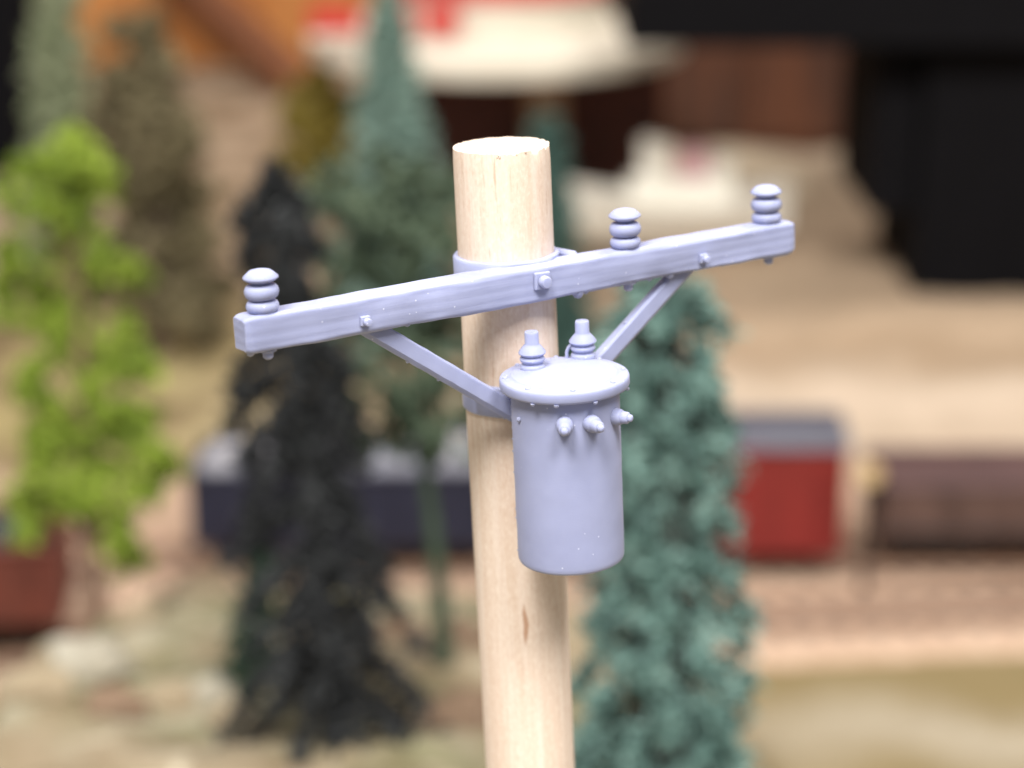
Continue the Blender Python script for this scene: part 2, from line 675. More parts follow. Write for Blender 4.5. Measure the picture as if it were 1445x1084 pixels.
def bolt(s, z, ws, r, out):
    m = MB().box(L(s, NF - .006, z), (ws, .034, ws), Matrix.Rotation(.03, 3, 'Y'), .005)
    w_ = m.build('bolt_washer', RESIN, arm)
    m = MB().lathe([(r, 0), (r, out * .7), (r * .8, out), (.0001, out * 1.04)], 20, L(s + .004, NF - .022, z - .004), (0, -1, 0))
    m.build('bolt_head', RESIN, arm, smooth=40)


bolt(0, .0264, .112, .041, .05)
bolt(-1.2604, -.0232, .062, .026, .035)
bolt(1.2604, -.0232, .062, .026, .035)
# cured support nubs under the arm
for (s, sz) in ((.30, .045), (.36, .025), (.86, .02), (1.02, .03), (-.95, .02), (.62, .018), (-2.0, .022), (-.3, .015), (1.45, .014)):
    m = MB().lathe([(sz, .012), (sz * .95, -.01), (sz * .55, -sz * .8), (.0001, -sz)][::-1], 10, L(s, NF + .05, -HA / 2 + .008), wob=.006, seed=s)
    m.build('support_nub', RESIN, arm, smooth=60)

# bands round the pole
def band(z0, z1, th, leg):
    r0, r1 = RP + .002, RP + th
    out, inn = [], []
    n = 40
    if leg > 0:
        out.append((r1, -leg)); inn.append((r0, -leg))
        for k in range(n + 1):
            a = math.pi * k / n
            out.append((r1 * math.cos(a), r1 * math.sin(a))); inn.append((r0 * math.cos(a), r0 * math.sin(a)))
        out.append((-r1, -leg)); inn.append((-r0, -leg))
        closed = False
    else:
        for k in range(n * 2):
            a = math.pi * k / n
            out.append((r1 * math.cos(a), r1 * math.sin(a))); inn.append((r0 * math.cos(a), r0 * math.sin(a)))
        closed = True
    b = .012
    m = MB()
    loops = []
    N = len(out)
    vs = []
    for kind, (rad, z) in enumerate(((0, z0), (.0, z1), (1, z1), (2, z1 - b), (2, z0 + b), (1, z0))):
        for (po, pi) in zip(out, inn):
            po, pi = Vector(po), Vector(pi)
            p = pi if kind < 2 else (po if kind in (3, 4) else po + (pi - po).normalized() * b)
            vs.append(L(p.x, p.y, z + .006 * noise.noise(Vector((p.x * 5, p.y * 5, z)))))
    fs = []
    for r in range(6):
        r2 = (r + 1) % 6
        for k in range(N if closed else N - 1):
            k2 = (k + 1) % N
            fs.append((r * N + k, r2 * N + k, r2 * N + k2, r * N + k2))
    if not closed:
        fs.append(tuple(r * N for r in range(6)))
        fs.append(tuple(r * N + N - 1 for r in range(5, -1, -1)))
    m.add(vs, fs)
    return m.build('pole_band', RESIN, pole, smooth=45)


ub = band(-.10, .135, .034, 0)
MB().box(L(RP + .03, -.14, .03), (.06, .26, .19), Matrix.Rotation(.25, 3, 'Z'), .02).build('band_lug', RESIN, ub, smooth=30)
band(-.915, -.70, .022, 0)

# braces
def brace(sgn):
    a = L(sgn * 1.275, -.335, -.035)
    b = L(sgn * .05, -.372, -.955)
    m = MB()
    d = (b - a).normalized()
    nrm = Vector((0, -1, 0))
    nrm = (nrm - d * nrm.dot(d)).normalized()
    wd = d.cross(nrm)
    N = 40
    vs, fs = [], []
    hw, ht = .064, .036
    sec = [(-hw, -ht), (hw, -ht), (hw, ht * .4), (hw - .028, ht), (-hw + .012, ht), (-hw, ht - .012)]
    for i in range(N + 1):
        p = a + (b - a) * (i / N)
        for (u, w) in sec:
            j = .004 * noise.noise(Vector((i * .45, u * 30, w * 30 + sgn)))
            vs.append(p + wd * (u * (-sgn) + j) + nrm * (w + j))
    ns = len(sec)
    for i in range(N):
        for k in range(ns):
            k2 = (k + 1) % ns
            fs.append((i * ns + k, i * ns + k2, (i + 1) * ns + k2, (i + 1) * ns + k))
    fs.append(tuple(reversed(range(ns))))
    fs.append(tuple(range(N * ns, (N + 1) * ns)))
    m.add(vs, fs)
    o = m.build('brace', RESIN, pole, smooth=12)
    for k in range(5):
        f_ = rnd.uniform(.1, .9)
        p = a + (b - a) * f_ + wd * (hw * rnd.choice((-1, 1)))
        MB().lathe([(.012, 0), (.010, .008), (.0001, .012)], 8, p, wd if rnd.random() < .5 else nrm).build('support_nub', RESIN, o, smooth=60)


brace(-1)
brace(1)

# transformer
RT, DIST, ZL, ZTB = .350, .6945, -.5766, -1.800
tc = (0, -DIST)
tprof = [(.0001, ZTB + .004), (RT - .035, ZTB), (RT - .018, ZTB + .003), (RT - .007, ZTB + .010), (RT - .002, ZTB + .022), (RT - .0005, ZTB + .045)]
for k in range(1, 26):
    tprof.append((RT, ZTB + .08 + (ZL - .03 - ZTB - .08) * k / 25))
tank = MB().lathe([(r, z - ZB) for r, z in tprof], 96, (0, -DIST, 0), wob=.0025).build('transformer_tank', RESIN, pole, smooth=50)
RL = .4175
lp = [(.0001, -.05), (RL - .02, -.05), (RL - .006, -.044), (RL, -.030), (RL, .012), (RL - .005, .026), (RL - .018, .034),
      (RL - .065, .037), (RL - .074, .042), (RL - .082, .050), (RL - .11, .054), (.22, .064), (.1, .070), (.0001, .072)]
lid = MB().lathe([(r, z + ZL - ZB) for r, z in lp], 96, (0, -DIST, 0), wob=.003, seed=4).build('lid', RESIN, tank, smooth=50)
for k in range(8):
    a = math.radians(22 + 45 * k)
    MB().lathe([(.018, -.006), (.017, .006), (.011, .013), (.0001, .015)], 12,
               L(math.cos(a) * (RL - .036), -DIST + math.sin(a) * (RL - .036), ZL + .034)).build('lid_rivet', RESIN, tank, smooth=60)
for k in range(4):      # bead of cured resin under the lid's edge
    a = math.radians(205 + 34 * k + rnd.uniform(-9, 9))
    MB().lathe([(.016, .0), (.013, .014), (.0001, .02)], 9, L(math.cos(a) * (RL - .01), -DIST + math.sin(a) * (RL - .01), ZL - .046), (0, 0, -1), wob=.004, seed=k).build('support_nub', RESIN, tank, smooth=60)
for (px, py, q) in ((752, 519, 0), (823, 503, 1)):
    h = hit_plane_z(px, py, ZL + .06)
    prof = [(.080, -.03), (.082, .004), (.078, .020), (.066, .028), (.066, .038), (.078, .046), (.083, .058), (.078, .070), (.068, .077), (.068, .084),
            (.084, .092), (.090, .102), (.086, .112), (.062, .142), (.049, .156), (.046, .162), (.046, .232), (.043, .240), (.036, .241), (.034, .236), (.0001, .235)]
    bu = MB().lathe([(r, z) for r, z in prof], 36, L(h.x, h.y, ZL + .062), wob=.003, seed=q * 5).build('bushing', RESIN, tank, smooth=45)
    if q == 1:
        e1 = hit_plane_z(800, 504, ZL + .06)
        p1 = L(e1.x, e1.y, ZL + .05)
        p3 = L(h.x, h.y, ZL + .17)
        dirv = (p1 - p3)
        dirv.z = 0
        pts = [p1, p1 + Vector((0, 0, .045)), p1 + Vector((0, 0, .075)) - dirv * .12, p3 + dirv * .45 + Vector((0, 0, -.005)), p3]
        MB().tube(pts, [.013, .012, .012, .014, .018], 8).build('bushing_wire', RESIN, tank, smooth=60)
for (px, py) in ((797, 600), (834, 597), (868, 588)):
    h = hit_cyl(px, py, tc, RT)
    ax = Vector((h.x, h.y + DIST, 0)).normalized()
    prof = [(.066, -.03), (.064, .012), (.060, .05), (.054, .064), (.047, .070), (.043, .122), (.037, .130), (.029, .133), (.026, .158), (.015, .168), (.0001, .17)]
    MB().lathe([(r_ * .88, z_ * (.72 if px > 860 else .9)) for r_, z_ in prof], 28, L(h.x, h.y, h.z), ax, wob=.002, seed=px).build('terminal', RESIN, tank, smooth=45)
h = hit_cyl(733, 592, tc, RT)
MB().lathe([(.017, -.01), (.016, .012), (.0001, .02)], 12, L(h.x, h.y, h.z), Vector((h.x, h.y + DIST, 0))).build('grounding_stud', RESIN, tank, smooth=60)
for z in (-.75, -1.5):
    MB().box(L(0, -RP - .03, z), (.2, .16, .14), None, .01).build('mounting_bracket', RESIN, tank)
for k in range(11):     # flash left on the tank's seam
    z = rnd.choice((rnd.uniform(-1.0, -.72), rnd.uniform(-1.75, -.8)))
    h = hit_cyl(722, 600, tc, RT)
    a = math.atan2(h.y + DIST, h.x) + rnd.uniform(-.12, .05)
    p = L(math.cos(a) * RT, -DIST + math.sin(a) * RT, z)
    MB().lathe([(.007, -.004), (.006, .003), (.0001, .006)], 7, p, Vector((math.cos(a), math.sin(a), 0)), wob=.003, seed=k).build('support_nub', RESIN, tank, smooth=60)

# ------------------------------------------------------------------ trees
BARK = mat_simple('tree_bark', srgb(92, 74, 58), srgb(58, 48, 40), 3, .9)
BARK_GREEN = mat_simple('green_stem', srgb(62, 78, 58), srgb(44, 58, 44), 3, .8)
BARK_PINK = mat_simple('tan_stem', srgb(124, 94, 76), srgb(92, 70, 54), 2, .9)


def leaf(m, p, d, ln, wd, rg):
    """one small bent leaf or needle tuft"""
    d = d.normalized()
    s = d.orthogonal().normalized()
    s = Matrix.Rotation(rg.uniform(0, math.pi), 3, d) @ s
    k = s.cross(d) * ln * .18
    m.add([p - s * wd * .3, p + s * wd * .3, p + d * ln * .55 + s * wd * .5 + k, p + d * ln * .55 - s * wd * .5 + k, p + d * ln], [(0, 1, 2, 3), (3, 2, 4)])


def rdir(rg):
    while True:
        v = Vector((rg.uniform(-1, 1), rg.uniform(-1, 1), rg.uniform(-1, 1)))
        if .01 < v.length < 1:
            return v.normalized()


def conifer(name, label, base, top, rad, mat, bark, n_br=150, per=60, needle=.22, width=.07, droop=.35, start=.06, seed=1, shape=1.0, gap=0.0, group=None, tuft=.16, trunk_r=.16, upturn=0.0, holes=None):
    rg = random.Random(seed)
    base, top = Vector(base), Vector(top)
    root = empty(name, base, label, 'tree', group)
    ax = top - base
    Hh = ax.length
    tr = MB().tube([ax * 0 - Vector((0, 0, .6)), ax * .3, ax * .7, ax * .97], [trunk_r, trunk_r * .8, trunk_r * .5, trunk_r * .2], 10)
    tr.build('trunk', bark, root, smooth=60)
    cr = MB()
    br = MB()
    for i in range(n_br):
        u = start + (1 - start) * ((i + rg.random()) / n_br)
        if gap and noise.noise(Vector((u * 9, seed * 1.7, 0))) < gap - .5:
            continue
        a = i * 2.39996 + rg.uniform(-.5, .5)
        r = rad(u) * (rg.uniform(.7, 1.12) if shape else 1)
        p0 = ax * u
        out = Vector((math.cos(a), math.sin(a), 0))
        n = max(3, int(per * (.35 + r / max(rad(start), rad(.3), .01))))
        pts = []
        for k in range(5):
            f = k / 4
            pts.append(p0 + out * r * f + Vector((0, 0, -droop * r * f * f + upturn * r * f)))
        if r > .4:
            br.tube(pts, [.05, .04, .03, .02, .01], 5)
        for k in range(n):
            f = rg.random() ** .75
            q = p0 + out * r * f + Vector((0, 0, -droop * r * f * f + upturn * r * f)) + rdir(rg) * tuft * rg.uniform(.2, 1.0) * (1.1 - .5 * f)
            if holes and noise.noise(q * holes[0] + Vector((seed, 0, 0))) < holes[1]:
                continue
            d = out * rg.uniform(.1, 1.0) + rdir(rg) * .9 + Vector((0, 0, -.25))
            leaf(cr, q, d, needle * rg.uniform(.6, 1.3), width * rg.uniform(.7, 1.3), rg)
    for k in range(int(per * 1.2)):       # leader
        leaf(cr, ax * rg.uniform(.93, 1.0) + rdir(rg) * tuft * .5, rdir(rg) + Vector((0, 0, .5)), needle * .8, width, rg)
    tag(br.build('branches', bark, root), kind='stuff')
    cr.build('crown', mat, root)
    return root


def clump_tree(name, label, base, trunk_pts, clumps, mat, bark, leaf_n=260, ln=.16, wd=.12, seed=1, group=None, cat='tree', trunk_r=.15):
    """clumps: world centre, radii"""
    rg = random.Random(seed)
    base = Vector(base)
    root = empty(name, base, label, cat, group)
    tp = [Vector(p) - base for p in trunk_pts]
    tr = MB().tube(tp, [trunk_r * (1 - .65 * k / max(1, len(tp) - 1)) for k in range(len(tp))], 10)
    tr.build('trunk', bark, root, smooth=60)
    cr, br = MB(), MB()
    for (c, rad_) in clumps:
        c = Vector(c) - base
        near = min(tp, key=lambda q: (q - c).length + max(0, q.z - c.z) * 2)
        br.tube([near, (near + c) / 2 + rdir(rg) * .1, c], [.05, .035, .02], 5)
        sub = [(rdir(rg) * rg.uniform(.3, .9), rg.uniform(.25, .45)) for _ in range(11)]
        n = int(leaf_n * (rad_[0] * rad_[1] * rad_[2]) ** (2 / 3))
        for k in range(n):
            o_, s_ = rg.choice(sub)
            q = o_ + rdir(rg) * s_ * rg.uniform(.4, 1)
            q = Vector((q.x * rad_[0], q.y * rad_[1], q.z * rad_[2]))
            leaf(cr, c + q, rdir(rg) + q.normalized() * .6, ln * rg.uniform(.6, 1.4), wd * rg.uniform(.7, 1.3), rg)
    tag(br.build('branches', bark, root), kind='stuff')
    cr.build('crown', mat, root)
    return root


def far_foot(px, py):
    p = G(px, py, .3)
    return Vector((p.x, p.y, ground_z(p.x, p.y))), p.y * math.cos(PITCH) + (CAM_H - .3) * math.sin(PITCH)


def on_ground(px, py, depth, sink=0.0):
    """foot of a tree: the pixel's ray at that depth, dropped or lifted onto the ground"""
    p = P(px, py, depth)
    return Vector((p.x, p.y, ground_z(p.x, p.y) - sink))


F_TEAL = mat_foliage('teal_foliage', srgb(42, 68, 64), srgb(88, 122, 113), srgb(140, 168, 158), 2.2)
F_DARK = mat_foliage('charcoal_foliage', srgb(17, 18, 19), srgb(30, 31, 33), srgb(68, 70, 70), 1.8)
F_BLUE = mat_foliage('blue_green_foliage', srgb(98, 126, 116), srgb(124, 150, 138), srgb(146, 168, 154), 1.2)
F_GREY = mat_foliage('grey_green_foliage', srgb(34, 47, 35), srgb(60, 76, 58), srgb(112, 126, 102), 2.0)
F_LIME = mat_foliage('lime_foliage', srgb(74, 98, 26), srgb(122, 144, 42), srgb(164, 182, 76), 1.4)
F_PALE = mat_foliage('pale_green_foliage', srgb(122, 132, 98), srgb(144, 152, 118), srgb(160, 164, 134), .8)
F_OLIVE = mat_foliage('olive_brown_foliage', srgb(90, 80, 58), srgb(112, 104, 76), srgb(136, 124, 94), .9)
F_MUST = mat_foliage('mustard_foliage', srgb(104, 92, 30), srgb(132, 116, 46), srgb(150, 132, 66), .9)

# teal tree beside the pole
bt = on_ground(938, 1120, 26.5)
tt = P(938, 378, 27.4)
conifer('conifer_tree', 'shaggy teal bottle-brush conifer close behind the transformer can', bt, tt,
        lambda u: 1.5 * (1 - .42 * u) * (1 - smooth(.97, 1.04, u) * .5), F_TEAL, mat_simple('crown_shade_core', srgb(40, 46, 40), srgb(28, 34, 30), 3, .9), n_br=210, per=230, needle=.19, width=.06, droop=.75, start=.02, seed=3, tuft=.24, trunk_r=.5, holes=(2.3, -.06))  # thick dark trunk: shade between the boughs put in as colour
# dark tree on the hill
bd = on_ground(478, 1040, 32)
td = P(384, 236, 32.6)
conifer('conifer_tree', 'charcoal grey drooping conifer standing on the sandy hill', bd, td,
        lambda u: .46 + 1.55 * (1 - u) ** .95 + .2 * math.sin(u * 21), F_DARK, F_DARK, n_br=84, per=240, needle=.22, width=.08, droop=.85, start=.05, seed=11, tuft=.2, trunk_r=.25, holes=(1.7, -.4))
# small green one by its foot
bs = on_ground(352, 985, 36)
conifer('small_conifer', 'small dark green conifer tucked beside the charcoal conifer', bs, P(365, 770, 36.4),
        lambda u: .55 * (1 - u) + .12, mat_foliage('deep_green_foliage', srgb(28, 50, 38), srgb(42, 70, 52), srgb(70, 92, 76), 2), BARK, n_br=50, per=40, needle=.2, width=.07, droop=.3, seed=13)
# grey-green open tree with a slim stem
bg_ = on_ground(628, 935, 37)
stem = [bg_ - Vector((0, 0, .4)), P(622, 850, 37), P(608, 720, 37), P(590, 600, 37), P(565, 420, 37)]
cl = []
rg_ = random.Random(5)
for (px, py, r) in ((470, 265, 40), (520, 300, 55), (570, 250, 48), (620, 270, 45), (480, 350, 48), (545, 380, 50), (610, 350, 50), (650, 420, 45), (470, 430, 40), (540, 470, 52),
                    (600, 470, 48), (500, 540, 50), (570, 560, 52), (635, 540, 48), (520, 610, 40), (590, 630, 45), (640, 620, 40), (690, 330, 45), (690, 480, 45), (690, 590, 40), (560, 320, 45)):
    r = r * 43 / F_PX
    cl.append((P(px, py, 37 + rg_.uniform(-1.0, 1.0)), (r, r, r * .8)))
clump_tree('leafy_tree', 'grey green open-crowned tree on a slim dark stem', bg_, stem, cl, F_GREY, BARK_GREEN, 900, .17, .12, 6, trunk_r=.2)
# dark blue-green cone behind the pole
bc_, zq = far_foot(768, 520)
conifer('conifer_tree', 'slender dark teal conifer rising directly behind the wooden pole top', bc_, P(770, 172, zq), lambda u: .2 + 2.7 * (1 - u) ** .85,
        mat_foliage('dark_teal_foliage', srgb(50, 76, 70), srgb(70, 98, 90), srgb(88, 116, 106), 1.2), BARK, n_br=130, per=60, needle=.5, width=.2, droop=.4, seed=17, tuft=.4)
# blue-green spruce further back
bb, zq = far_foot(552, 500)
conifer('conifer_tree', 'tall pale blue-green spruce with a pointed tip against the cream canopy', bb, P(548, -12, zq), lambda u: .3 + 3.0 * (1 - u) ** .85 + .12 * math.sin(u * 30), F_BLUE, BARK, n_br=180, per=80, needle=.5, width=.2, droop=.4, seed=19, tuft=.42)
# lime tree
bl = on_ground(135, 850, 45)
stem = [bl - Vector((0, 0, .5)), P(128, 760, 44), P(118, 600, 44), P(112, 400, 44), P(100, 200, 44)]
cl = []
rg_ = random.Random(8)
for (px, py, rx, rz) in ((105, 195, 34, 30), (60, 235, 42, 32), (125, 235, 50, 30), (20, 280, 26, 30), (150, 260, 22, 22), (70, 300, 30, 35), (85, 350, 24, 40), (20, 365, 32, 32), (70, 420, 32, 45), (130, 370, 28, 40),
                         (180, 385, 32, 24), (60, 490, 34, 45), (45, 560, 34, 45), (160, 490, 34, 45), (155, 560, 38, 42), (190, 610, 40, 36), (215, 640, 28, 24), (55, 640, 40, 42), (110, 650, 36, 34), (40, 710, 34, 34),
                         (25, 750, 30, 24), (135, 710, 32, 34), (170, 750, 30, 34), (188, 795, 24, 26), (90, 700, 28, 30), (115, 520, 22, 26), (110, 300, 30, 40), (105, 440, 28, 40), (75, 590, 30, 40), (120, 610, 30, 36), (160, 680, 30, 34), (10, 420, 26, 34), (195, 580, 30, 30), (225, 655, 26, 34), (205, 520, 24, 30), (205, 700, 22, 30)):
    cl.append((P(px, py, 44 + rg_.uniform(-.7, .7)), (rx * 51 / F_PX, rx * 51 / F_PX, rz * 51 / F_PX)))
clump_tree('mossy_tree', 'bright lime green mossy tree with gappy layered boughs', bl, stem, cl, F_LIME, BARK_PINK, 1500, .15, .12, 9, trunk_r=.2)
# pale tree behind the lime one
bp, zq = far_foot(92, 440)
conifer('conifer_tree', 'hazy pale sage conifer rising behind the lime green tree', bp, P(78, -40, zq), lambda u: .7 + 1.5 * (1 - u) ** .7, F_PALE, BARK, n_br=110, per=60, needle=.5, width=.22, droop=.3, seed=23, tuft=.5)
# olive brown tree
bo, zo = far_foot(225, 500)
cl = []
rg_ = random.Random(12)
for (px, py, r) in ((180, 120, 55), (230, 140, 55), (165, 180, 55), (215, 200, 55), (260, 200, 44), (250, 250, 48), (190, 260, 52), (230, 310, 50), (275, 290, 34), (190, 330, 44), (245, 370, 50), (200, 60, 46), (285, 340, 34), (210, 420, 46), (270, 430, 50), (310, 420, 36), (160, 400, 40)):
    r = r * zo / F_PX
    cl.append((P(px, py, zo + rg_.uniform(-1.5, 1.5)), (r, r, r)))
clump_tree('leafy_tree', 'dry olive brown tree between the lime tree and leaning timber', bo, [bo - Vector((0, 0, .4)), P(222, 430, zo), P(220, 300, zo), P(215, 130, zo)], cl, F_OLIVE, BARK, 300, .42, .3, 14, trunk_r=.4)
# shrubs
bm_, zm = far_foot(445, 310)
cl = [(P(px, py, zm), (r * zm / F_PX,) * 3) for (px, py, r) in ((450, 130, 40), (480, 160, 36), (430, 190, 45), (470, 210, 40), (440, 240, 40), (410, 170, 26))]
clump_tree('leafy_tree', 'mustard green bushy tree beside the pale blue-green spruce', bm_, [bm_ - Vector((0, 0, .3)), P(445, 260, zm), P(450, 150, zm)], cl, F_MUST, BARK, 380, .45, .32, 15, trunk_r=.3)

# ------------------------------------------------------------------ railway
TIE = mat_simple('tie_wood', srgb(122, 104, 90), srgb(96, 82, 72), 2, .9, .03)
RAIL = mat_simple('rail_steel', srgb(176, 142, 118), srgb(150, 118, 98), 3, .6, 0, .1)
BALLAST = mat_simple('ballast_stone', srgb(200, 172, 148), srgb(174, 144, 120), 3, .95, .08)


def track(label, a, b, gauge=1.65):
    a, b = Vector(a), Vector(b)
    d = b - a
    ln = d.length
    root = empty('railway_track', (a.x, a.y, 0), label, 'track', 'tracks across the layout', math.atan2(d.y, d.x))
    m = MB()
    w0, w1, h = 2.5, 1.75, .42
    n = 80
    vs, fs = [], []
    for i in range(n + 1):
        x_ = ln * i / n
        j = .1 * noise.noise(Vector((x_ * .7, 0, a.y)))
        vs += [(x_, -w0 + j, -.15), (x_, -w1 + j * .5, h), (x_, w1 - j * .5, h), (x_, w0 + j, -.15)]
    for i in range(n):
        for k in range(3):
            fs.append((i * 4 + k, (i + 1) * 4 + k, (i + 1) * 4 + k + 1, i * 4 + k + 1))
    fs += [(0, 1, 2, 3), tuple(n * 4 + k for k in (3, 2, 1, 0))]
    m.add(vs, fs).build('ballast', BALLAST, root)
    first = None
    step = 1.05
    for i in range(int(ln / step)):
        loc = (.5 + i * step, 0, h + .06)
        if first is None:
            first = MB().box((0, 0, 0), (.42, 2.6, .2), None, .03).build('tie', TIE, root, loc=loc)
        else:
            share(first, root, loc, rnd.uniform(-.03, .03), 'tie')
    for s in (-1, 1):
        r = MB().box((ln / 2, s * gauge / 2, h + .2), (ln, .16, .05)).box((ln / 2, s * gauge / 2, h + .28), (ln, .05, .12)).box((ln / 2, s * gauge / 2, h + .36), (ln, .11, .05), None, .01)
        r.build('rail', RAIL, root)
    return root, h + .385


YT = 58.3
t1, RH = track('straight railway track carrying the red boxcar and navy gondola', (-52, YT, 0), (58, YT, 0))
ga, gb = G(0, 940), G(1445, 876)
dd = (gb - ga).normalized()
ga2, gb2 = ga - dd * 26, gb + dd * 14
t2, _ = track('empty slanting railway track in front of the red boxcar', ga2, gb2)
ANG2 = math.atan2(dd.y, dd.x)

RED = mat_simple('boxcar_red', srgb(134, 38, 33), srgb(112, 31, 28), 1.2, .55)
ROOFG = mat_simple('roof_grey', srgb(88, 88, 98), srgb(70, 70, 80), 1.2, .5)
NAVY = mat_simple('navy_paint', srgb(38, 41, 60), srgb(29, 31, 46), 1.2, .5)
BROWN = mat_simple('brown_paint', srgb(98, 74, 66), srgb(74, 54, 48), .8, .6)
RUST = mat_simple('rust_paint', srgb(120, 60, 46), srgb(92, 46, 36), 1.0, .7)
BLACKM = mat_simple('black_metal', srgb(34, 32, 34), srgb(24, 22, 24), 2, .5)


def bogie(root, x, zr):
    b = MB().box((x, 0, zr + .62), (2.6, .5, .22), None, .03)
    for s in (-1, 1):
        b.box((x, s * .95, zr + .58), (2.9, .16, .3), None, .04).box((x, s * 1.0, zr + .5), (.7, .12, .5), None, .04)
    bo_ = b.build('bogie', BLACKM, root)
    for dx in (-.95, .95):
        w_ = MB()
        for s in (-1, 1):
            w_.lathe([(.48, -.06), (.48, .06), (.3, .09), (.12, .1), (.0001, .1)], 20, (x + dx, s * .80, zr + .48), (0, s, 0))
        w_.tube([(x + dx, -.8, zr + .48), (x + dx, .8, zr + .48)], .1, 8)
        w_.build('wheelset', BLACKM, bo_, smooth=40)


def boxcar(x0, x1, label):
    ln = x1 - x0
    root = empty('boxcar', ((x0 + x1) / 2, YT, 0), label, 'railway car', 'cars of the freight train')
    z0, z1 = RH + .6, RH + 4.2
    hw = 1.65
    MB().box((0, 0, (z0 + z1) / 2), (ln, hw * 2, z1 - z0), None, .05).build('body', RED, root)
    r = MB()
    n = 9
    vs, fs = [], []
    for xx in (-ln / 2 - .1, ln / 2 + .1):
        for k in range(n):
            u = -1 + 2 * k / (n - 1)
            vs.append((xx, u * (hw + .1), z1 + .02 + .38 * (1 - u * u)))
        vs += [(xx, hw + .1, z1 - .05), (xx, -hw - .1, z1 - .05)]
    q = n + 2
    for k in range(q):
        fs.append((k, (k + 1) % q, q + (k + 1) % q, q + k))
    fs += [tuple(reversed(range(q))), tuple(range(q, 2 * q))]
    ro = r.add(vs, fs).build('roof', ROOFG, root)
    MB().box((0, 0, z1 + .47), (ln + .1, .55, .06)).build('roof_walk', ROOFG, ro)
    for s in (-1, 1):
        d = MB().box((-.3, s * (hw + .06), (z0 + z1) / 2), (2.9, .12, z1 - z0 - .3), None, .03)
        do = d.build('sliding_door', RED, root)
        MB().box((.95, s * (hw + .14), (z0 + z1) / 2), (.1, .06, .6), None, .02).build('handle', BLACKM, do)
        MB().box((-.3, s * (hw + .05), z1 - .08), (6.2, .14, .1)).build('door_rail', RED, root)
    for s in (-1, 1):
        for e in (-1, 1):
            la = MB()
            xx = e * (ln / 2 - .45)
            la.box((xx - .3, s * (hw + .07), z0 + 1.5), (.06, .06, 3.2)).box((xx + .3, s * (hw + .07), z0 + 1.5), (.06, .06, 3.2))
            for k in range(7):
                la.box((xx, s * (hw + .08), z0 + .15 + k * .45), (.6, .05, .05))
            la.build('ladder', RED, root)
    MB().box((0, 0, z0 - .12), (ln - .3, 2.2, .24)).build('underframe', BLACKM, root)
    for e in (-1, 1):
        bogie(root, e * (ln / 2 - 1.9), RH)
    return root


def gondola(name, root_loc, rz, ln, hgt, label, paint, group='cars of the freight train', zr=None):
    root = empty(name, root_loc, label, 'railway car', group, rz)
    zr = RH if zr is None else zr
    z0 = zr + .95
    hw = 1.6
    MB().box((0, 0, z0 + .1), (ln, hw * 2, .2)).build('floor', paint, root)
    for s in (-1, 1):
        w_ = MB().box((0, s * hw, z0 + hgt / 2), (ln, .12, hgt), None, .02).build('side_wall', paint, root)
        for k in range(8):
            MB().box((-ln / 2 + ln * (k + .5) / 8, s * (hw + .12), z0 + hgt / 2 + .02), (.14, .14, hgt - .1), None, .02).build('rib', paint, w_)
        MB().box((0, s * (hw + .04), z0 + hgt + .04), (ln + .05, .26, .1), None, .02).build('top_rim', paint, root)
        MB().box((s * ln / 2, 0, z0 + hgt / 2), (.12, hw * 2 - .13, hgt - .02), None, .02).build('end_wall', paint, root)
    for e in (-1, 1):
        bogie(root, e * (ln / 2 - 1.9), zr)
    return root, z0


xr0, xr1 = -.1, (1178 - 722.5) / F_PX * 63
boxcar(xr0, xr1, 'red boxcar with a curved grey roof on the rear track')
xn0, xn1 = (292 - 722.5) / F_PX * 64.5, -.75
gondola('gondola_car', ((xn0 + xn1) / 2, YT, 0), 0, xn1 - xn0, 2.35, 'dark navy gondola car loaded with pale boulders', NAVY)
# its load
PALE = mat_simple('pale_stone', srgb(160, 155, 154), srgb(116, 120, 136), .9, .8, .1)
SAND = mat_simple('sand_stone', srgb(152, 138, 112), srgb(126, 110, 86), .7, .85, .1)
WHITE_R = mat_simple('white_plaster_rock', srgb(166, 160, 144), srgb(138, 130, 112), .9, .85, .1)
BROWN_R = mat_simple('brown_rock', srgb(130, 106, 84), srgb(102, 82, 64), .9, .85, .1)


def boulder(name, loc, r, mat, label, seed, group=None, cat='rock', sq=(1, 1, 1)):
    m = MB()
    n, k_ = 10, 14
    vs, fs = [], []
    for i in range(n + 1):
        th = math.pi * i / n
        for k in range(k_):
            a = 2 * math.pi * k / k_
            d = Vector((math.sin(th) * math.cos(a), math.sin(th) * math.sin(a), math.cos(th)))
            q = r * (1 + .34 * noise.noise(d * 1.4 + Vector((seed, 0, 0))) + .16 * noise.noise(d * 3.5 + Vector((0, seed, 0))))
            vs.append((d.x * q * sq[0], d.y * q * sq[1], d.z * q * sq[2]))
    for i in range(n):
        for k in range(k_):
            k2 = (k + 1) % k_
            fs.append((i * k_ + k, (i + 1) * k_ + k, (i + 1) * k_ + k2, i * k_ + k2))
    m.add(vs, fs)
    o = m.build(name, mat, loc=loc, smooth=35)
    return tag(o, label, cat, group)


zc = RH + 1.15
for i, (px, r) in enumerate(((318, .95), (352, .85), (400, .8), (440, .8), (484, .75), (530, .9), (575, .85), (615, .9), (650, .85), (686, .8))):
    X_ = (px - 722.5) / F_PX * 64
    X_ = max(X_, xn0 + 1.15)
    boulder('boulder', (X_, YT + rnd.uniform(-.3, .3), zc + 1.75), r * 1.0, PALE, 'pale bluish boulder loaded in the navy gondola car', i * 2.3, 'boulders in the navy gondola', sq=(1, 1.3, 1.1))
    boulder('boulder', (X_ + .3, YT + rnd.uniform(-.3, .3), zc + .55), .8, PALE, 'pale bluish boulder loaded in the navy gondola car', i * 2.3 + 40, 'boulders in the navy gondola', sq=(1.2, 1.5, .8)) if i % 2 == 0 else None


